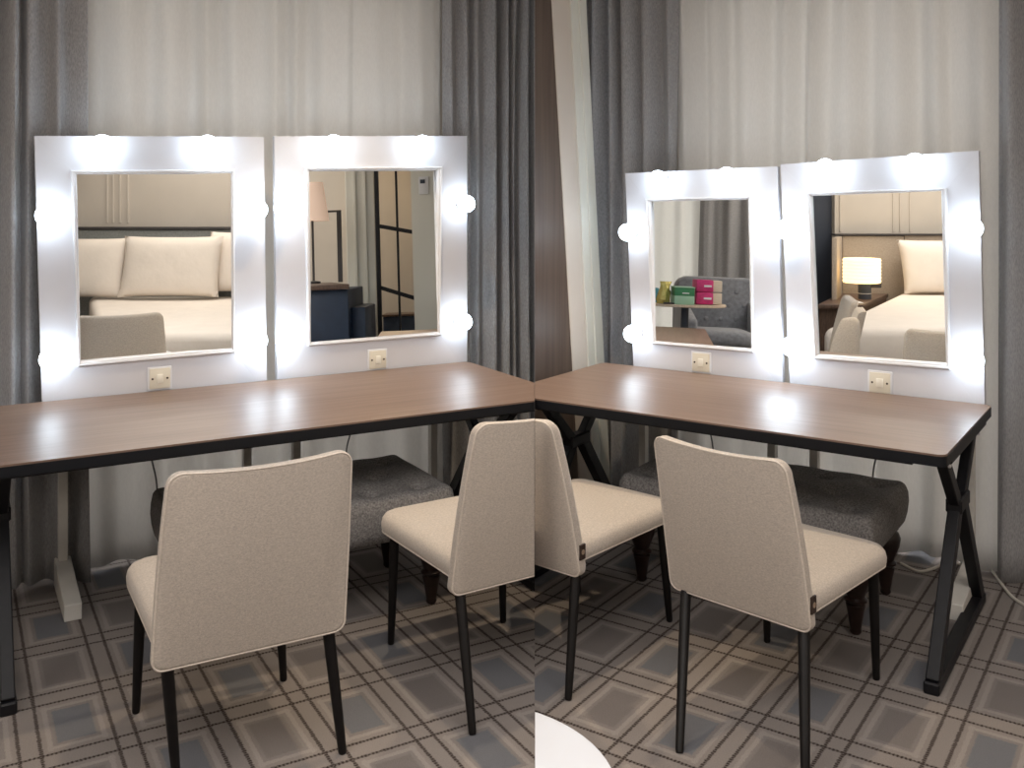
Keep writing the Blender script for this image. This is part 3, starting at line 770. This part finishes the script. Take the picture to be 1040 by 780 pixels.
# -- third mirror: tub chair, round table with packs, window curtains
s_ = RR1; Yc = 11.2
tag(s_.put('wall_far_window', B(X(600,Yc), X(800,Yc), Yc+.15, Yc+.25, 0, 2.85), M['wall'], smooth=False), kind='structure')
idf = Frame((0, Yc), (1, 0)); 
curtain(idf, 0, X(645,Yc), X(712,Yc), .012, ZT, (.10,.03), 61, M['sheer'], 'sheer_curtain', xf=s_.m, label='white sheer curtain shown at the left of the third mirror')
curtain(idf, .06, X(709,Yc), X(790,Yc), .012, ZT, (.10,.05), 67, M['grey'], 'drape', xf=s_.m, label='grey drape shown in the third mirror behind the tub chair')
tc_ = s_.thing('tub_chair', X(735,9.2), 9.2, 0, 'grey velvet button tufted tub chair shown in the third mirror', 'armchair')
b_ = bmesh.new()
Ya = 9.3; x0, x1 = X(686,Ya), X(770,Ya); cxx = (x0+x1)/2; hw = (x1-x0)/2
zt_ = Z(277.5,Ya)
def vslab(out_xz, y0, y1, curve=0.0):
    b = bmesh.new(); R = []
    for ins, yy in ((.03,y0),(.008,y0+.012),(0,y0+.04),(0,y1-.03),(.02,y1)):
        R.append([(x, yy-curve*((x-cxx)/hw)**2, z) for x, z in inset(out_xz, ins)])
    loft(b, R); bmesh.ops.triangulate(b, faces=[f for f in b.faces if len(f.verts) > 4]); return b
o5 = rrect(x0, x1, .22, zt_, (.12,.12,.02,.02), 8)
s_.put('backrest', vslab(o5, Ya-.08, Ya+.10), M['velvet'], tc_, ang=60)
for xx in (x0, x1-.11):
    b_ = bmesh.new(); box8(b_, [(xx,8.66,.22),(xx+.11,8.66,.22),(xx+.11,Ya,.22),(xx,Ya,.22),(xx,8.66,.44),(xx+.11,8.66,.44),(xx+.11,Ya,.62),(xx,Ya,.62)], .035, 4); s_.put('arm', b_, M['velvet'], tc_, ang=60)
for j, zz in enumerate((zt_-.13, zt_-.26, zt_-.39)):
    for i in range(4):
        b_ = bmesh.new(); xx = X(704+i*15+(j % 2)*8, Ya-.08)
        lathe(b_, [(.022,0),(.020,.008),(.006,.012)], (xx, Ya-.078, zz), 10, Matrix.Rotation(PI/2,3,'X')); s_.put('button', b_, M['velvet'], tc_)
b_ = bmesh.new(); o4 = rrect(X(699,8.9), X(764,8.9), 8.6, 9.15, .16, 8)
loft(b_, [[(x,y,.22) for x,y in inset(o4,.02)],[(x,y,.25) for x,y in o4],[(x,y,Z(337,8.7)-.03) for x,y in o4],[(x,y,Z(337,8.7)) for x,y in inset(o4,.03)],[(x,y,Z(335,8.7)) for x,y in inset(o4,.08)]])
s_.put('seat', b_, M['velvet'], tc_, ang=60)
for xx, yy in ((x0+.12,8.75),(x1-.12,8.75),(x0+.2,9.35),(x1-.2,9.35)):
    b_ = bmesh.new(); lathe(b_, [(.014,0),(.022,.23)], (xx,yy,0), 12); s_.put('leg', b_, M['darkwood'], tc_)
Yt = 8.2; zt2 = Z(313,Yt); rt = .40
tb = s_.thing('round_table', X(689,Yt), Yt, 0, 'round pale wood table on a dark column shown in the third mirror', 'table')
tcx = X(689,Yt)
b_ = bmesh.new(); lathe(b_, [(rt-.01,zt2-.022),(rt,zt2-.018),(rt,zt2-.003),(rt-.003,zt2)], (tcx,Yt,0), 64); s_.put('tabletop', b_, M['tan'], tb)
b_ = bmesh.new(); lathe(b_, [(.035,.02),(.032,zt2-.03),(.12,zt2-.022)], (X(697,Yt),Yt,0), 20); s_.put('column', b_, M['darkgreypanel'], tb)
b_ = bmesh.new(); lathe(b_, [(.26,0),(.26,.015),(.05,.03)], (X(697,Yt),Yt,0), 40); s_.put('base', b_, M['darkgreypanel'], tb)
# two magenta packs, one on the other
hpk = (Z(286,8.1)-Z(311,8.1))/2-.004
for i in range(2):
    z0 = zt2+.004+i*(hpk+.002); pk = s_.thing('paper_pack', X(720,8.05), 8.05, z0, ('lower' if i == 0 else 'upper')+' of two stacked magenta wrapped packs on the round table in the third mirror', 'pack', 'magenta packs on the round table')
    xa, xm, xb = X(707,8.0), X(724,8.0), X(733,8.0)
    s_.put('wrapper', B(xa, xm, 7.95, 8.15, z0, z0+hpk, .008), M['pink'], pk)
    s_.put('pages', B(xm, xb, 7.96, 8.14, z0+.004, z0+hpk-.004, .004), M['paper'], pk)
    s_.put('label_strip', B(xa+.06, xm-.015, 7.944, 7.95, z0+hpk*.42, z0+hpk*.58), M['white'], pk, smooth=False)
cb = s_.thing('tissue_carton', X(695,7.95), 7.95, zt2, 'green and mint carton beside the magenta packs on the round table', 'box')
zc = zt2; hh = Z(296,7.9)-Z(314,7.9)
s_.put('lower_body', B(X(684.5,7.9), X(704.5,7.9), 7.82, 8.02, zc+.001, zc+hh*.5, .003), M['mint'], cb)
s_.put('upper_body', B(X(684.5,7.9), X(704.5,7.9), 7.82, 8.02, zc+hh*.5, zc+hh*.94, .003), M['green'], cb)
s_.put('lid', B(X(684,7.9), X(705,7.9), 7.815, 8.025, zc+hh*.94, zc+hh, .002), M['mint'], cb)
s_.put('label_strip', B(X(692,7.9), X(699,7.9), 7.814, 7.82, zc+hh*.62, zc+hh*.68), M['white'], cb, smooth=False)
b_ = bmesh.new(); gx = X(673.3,8.0); rg = random.Random(5); rings = []
hg = Z(290,8)-Z(312,8)
for z, w_, d_ in ((0,.052,.035),(.03,.058,.045),(hg*.5,.05,.038),(hg*.75,.036,.025),(hg*.9,.045,.02),(hg,.05,.012)):
    rings.append([(gx+.02*z/hg+w_*math.cos(t)*(1+rg.uniform(-.12,.12)), 7.95+d_*math.sin(t)*(1+rg.uniform(-.12,.12)), zt2+.001+z) for t in [2*PI*k/18 for k in range(18)]])
loft(b_, rings); tag(s_.put('snack_bag', b_, M['gold'], ang=20), 'crumpled gold foil bag left of the green carton in the third mirror', 'bag')
b_ = bmesh.new(); lathe(b_, [(.02,.001),(.040,.03),(.045,.06),(.038,.095),(.015,.12)], (X(667.5,8.1), 8.1, zt2), 18); tag(s_.put('jar', b_, M['teal']), 'small teal jar at the left end of the round table in the third mirror', 'jar')
b_ = bmesh.new(); lathe(b_, [(.03,.001),(.034,.02),(.034,.125),(.02,.135)], (X(690,8.25), 8.25, zt2), 18); tag(s_.put('canister', b_, M['hbeige']), 'beige canister behind the green carton in the third mirror', 'canister')
b_ = B(X(676,7.86)-.01, X(688,7.86), 7.83, 7.87, zt2+.001, zt2+.014, .004); tag(s_.put('pen_case', b_, M['hdark'], ang=30), 'small dark case lying at the front of the round table', 'case')

# -- rightmost mirror: bedside lamp, headboard, bed
s_ = RR2; Yh = 10.9
tag(s_.put('wall_bedside', B(X(847.5,Yh), X(1010,Yh), Yh, Yh+.1, 0, 2.85), M['wall'], smooth=False), kind='structure')
for i, px in enumerate((853, 907, 914, 924)):
    tag(s_.put('trim_%d' % (11+i), B(X(px,Yh)-.010, X(px,Yh)+.010, Yh-.012, Yh, 1.15, 2.6, .003), M['wall'], smooth=False), kind='structure')
tag(s_.put('wall_slate', B(X(800,11.0), X(847.9,11.0), 11.0, 11.1, 0, 2.85), M['darkgreypanel'], smooth=False), kind='structure')
hb = s_.thing('headboard', X(900,10.8), 10.8, 0, 'beige headboard with a side wing behind the lit lamp in the rightmost mirror', 'headboard')
s_.put('panel', B(X(854,10.8), X(916,10.8), 10.74, 10.88, 0, Z(239.5,10.8), .008), M['hbeige'], hb)
s_.put('panel', B(X(916.5,10.8), X(985,10.8), 10.74, 10.88, 0, Z(238.5,10.8), .008), M['hbeige'], hb)
b_ = bmesh.new(); xa, xb = X(843,10.1), X(854.5,10.75)
box8(b_, [(xa,10.05,0),(xa+.05,10.05,0),(xb+.03,10.8,0),(xb-.03,10.8,0),(xa,10.05,Z(241,10.1)),(xa+.05,10.05,Z(241,10.1)),(xb+.03,10.8,Z(240,10.8)),(xb-.03,10.8,Z(240,10.8))], .005)
s_.put('side_wing', b_, M['hbeige'], hb)
s_.put('cap', B(X(846,10.8), X(985,10.8), 10.72, 10.89, Z(239,10.8), Z(237.5,10.8)), M['hdark'], hb, smooth=False)
ns = s_.thing('nightstand', X(865,9.9), 9.9, 0, 'dark wood nightstand under the lit lamp in the rightmost mirror', 'nightstand')
zn = Z(309.5, 9.6)
b_ = bmesh.new(); box8(b_, [(X(830,9.6),9.6,zn-.04),(X(876,9.6),9.6,zn-.04),(X(902,10.7),10.7,zn-.04),(X(852,10.7),10.7,zn-.04),(X(830,9.6),9.6,zn),(X(876,9.6),9.6,zn),(X(902,10.7),10.7,zn),(X(852,10.7),10.7,zn)], .004)
s_.put('top', b_, M['brown'], ns)
b_ = bmesh.new(); box8(b_, [(X(832,9.7),9.7,0),(X(875,9.7),9.7,0),(X(900,10.6),10.6,0),(X(853,10.6),10.6,0),(X(832,9.7),9.7,zn-.04),(X(875,9.7),9.7,zn-.04),(X(900,10.6),10.6,zn-.04),(X(853,10.6),10.6,zn-.04)])
s_.put('body', b_, M['brown'], ns)
Yl = 10.15; lx = X(875,Yl)
lp = s_.thing('bedside_lamp', lx, Yl, zn, 'lit bedside lamp with pleated drum shade on the nightstand in the rightmost mirror', 'lamp')
z0, z1 = Z(287,Yl), Z(262.5,Yl)
prof = []; nr = 14
for i in range(nr+1): prof.append((.188+(.004 if i % 2 else -.003), z0+(z1-z0)*i/nr))
b_ = bmesh.new(); lathe(b_, prof, (lx,Yl,0), 40); s_.put('lamp_shade', b_, M['glow'], lp)
b_ = bmesh.new(); lathe(b_, [(.066,zn),(.066,z0-.0)], (lx+.03,Yl,0), 24); s_.put('stand', b_, M['darkgreypanel'], lp)
b_ = bmesh.new(); lathe(b_, [(.068,zn+.055),(.068,zn+.062)], (lx+.03,Yl,0), 24); s_.put('ring', b_, M['socket'], lp)
s_.put('arm', B(lx+.05, X(893.5,Yl), Yl-.05, Yl+.05, Z(292,Yl), Z(285,Yl), .006), M['hdark'], lp)
tag(s_.put('note_card', B(X(859,9.8), X(874,9.8), 9.72, 9.9, zn+.001, zn+.006), M['white'], smooth=False), 'white card lying on the nightstand in front of the lit lamp', 'card')
bed(s_, [(2.45,7.7),(4.3,7.7),(6.6,10.65),(4.25,10.65)], 'white bed shown in the rightmost mirror', .50)
pillow(s_, X(914,10.45), X(995,10.45), 10.45, Z(299,10.4)+.01, Z(244,10.4), 'white pillow against the beige headboard in the rightmost mirror')

# ------------------------------------------------------------------ light
def area(loc, rot, sx, sy, power, color, spread=180):  # unseen broad fill under the ceiling, added for ambient level; no fixture
    l = bpy.data.lights.new('ceiling_fill', 'AREA'); l.shape = 'RECTANGLE'; l.size = sx; l.size_y = sy; l.energy = power; l.color = color
    l.spread = math.radians(spread)
    o = bpy.data.objects.new('ceiling_fill', l); o.location = loc; o.rotation_euler = rot; link(o); return o
area((0, .9, 2.82), (0,0,0), 3.4, 1.6, 76, (1.0,.96,.93))
area((3.4,-1.4,2.82), (0,0,0), 2.6, 2.6, 95, (1.0,.92,.83))
area((-3.4,-1.0,2.82), (0,0,0), 2.6, 2.6, 95, (1.0,.92,.83))
def down(p, power):
    l = bpy.data.lights.new('downlight', 'SPOT'); l.energy = power; l.color = (1.0,.80,.56); l.spot_size = math.radians(84); l.spot_blend = .6; l.shadow_soft_size = .035
    o = bpy.data.objects.new('downlight', l); o.location = p; link(o)
down(FL.P(-.70,.62,2.8), 80); down(FR.P(-.95,.85,2.8), 80)
def daylight(fr, a0, a1, b, power):
    l = bpy.data.lights.new('window_light', 'AREA'); l.shape = 'RECTANGLE'; l.size = a1-a0; l.size_y = 2.5; l.energy = power; l.color = (.98,.985,1.0)
    o = bpy.data.objects.new('window_light', l); p = fr.P((a0+a1)/2, b, 1.3); o.location = p
    o.rotation_euler = Vector((-fr.n.x, -fr.n.y, 0)).to_track_quat('Z','Y').to_euler() if False else Vector((fr.n.x, fr.n.y, 0)).to_track_quat('-Z','Y').to_euler(); link(o)
daylight(FL, aL(95), aL(445), CBL-.22, 16); daylight(FR, aR(700), aR(1010), CBR-.22, 16)
def behind(mir, x, y, z, wd, ht, power, color, name):
    R_ = refl(mir); p = R_ @ Vector((x, y, z)); d = (R_.to_3x3() @ Vector((0, -1, 0)))
    l = bpy.data.lights.new(name, 'AREA'); l.shape = 'RECTANGLE'; l.size = wd; l.size_y = ht; l.energy = power; l.color = color
    o = bpy.data.objects.new(name, l); o.location = p; o.rotation_euler = d.to_track_quat('-Z','Y').to_euler(); link(o)
behind(mirR1, X(680,11.3), 11.32, 1.4, .75, 2.5, 16, (.95,.98,1.0), 'window_light')
behind(mirL2, X(405,12), 12.0, 2.6, .5, .3, 14, (1.0,.75,.48), 'passage_fill')  # added fill light brightening the space beyond the glazed door
w = bpy.data.worlds.new('World'); SC.world = w; w.use_nodes = True
w.node_tree.nodes['Background'].inputs[0].default_value = (.9,.85,.8,1); w.node_tree.nodes['Background'].inputs[1].default_value = .3

cam = bpy.data.cameras.new('camera'); co = bpy.data.objects.new('camera', cam); link(co)
co.location = (0, 0, CH); co.rotation_euler = (PI/2, 0, 0)
cam.sensor_fit = 'HORIZONTAL'; cam.sensor_width = 36; cam.lens = F/1040*36; cam.shift_y = -(390-HY)/1040; cam.clip_start = .05; cam.clip_end = 60
SC.camera = co
SC.view_settings.view_transform = 'Standard'; SC.view_settings.look = 'None'; SC.view_settings.gamma = 1; SC.view_settings.use_curve_mapping = False
SC.view_settings.exposure = 0.0
SC.cycles.max_bounces = 8; SC.cycles.diffuse_bounces = 4; SC.cycles.glossy_bounces = 5
SC.cycles.use_denoising = True; SC.cycles.sample_clamp_indirect = 6
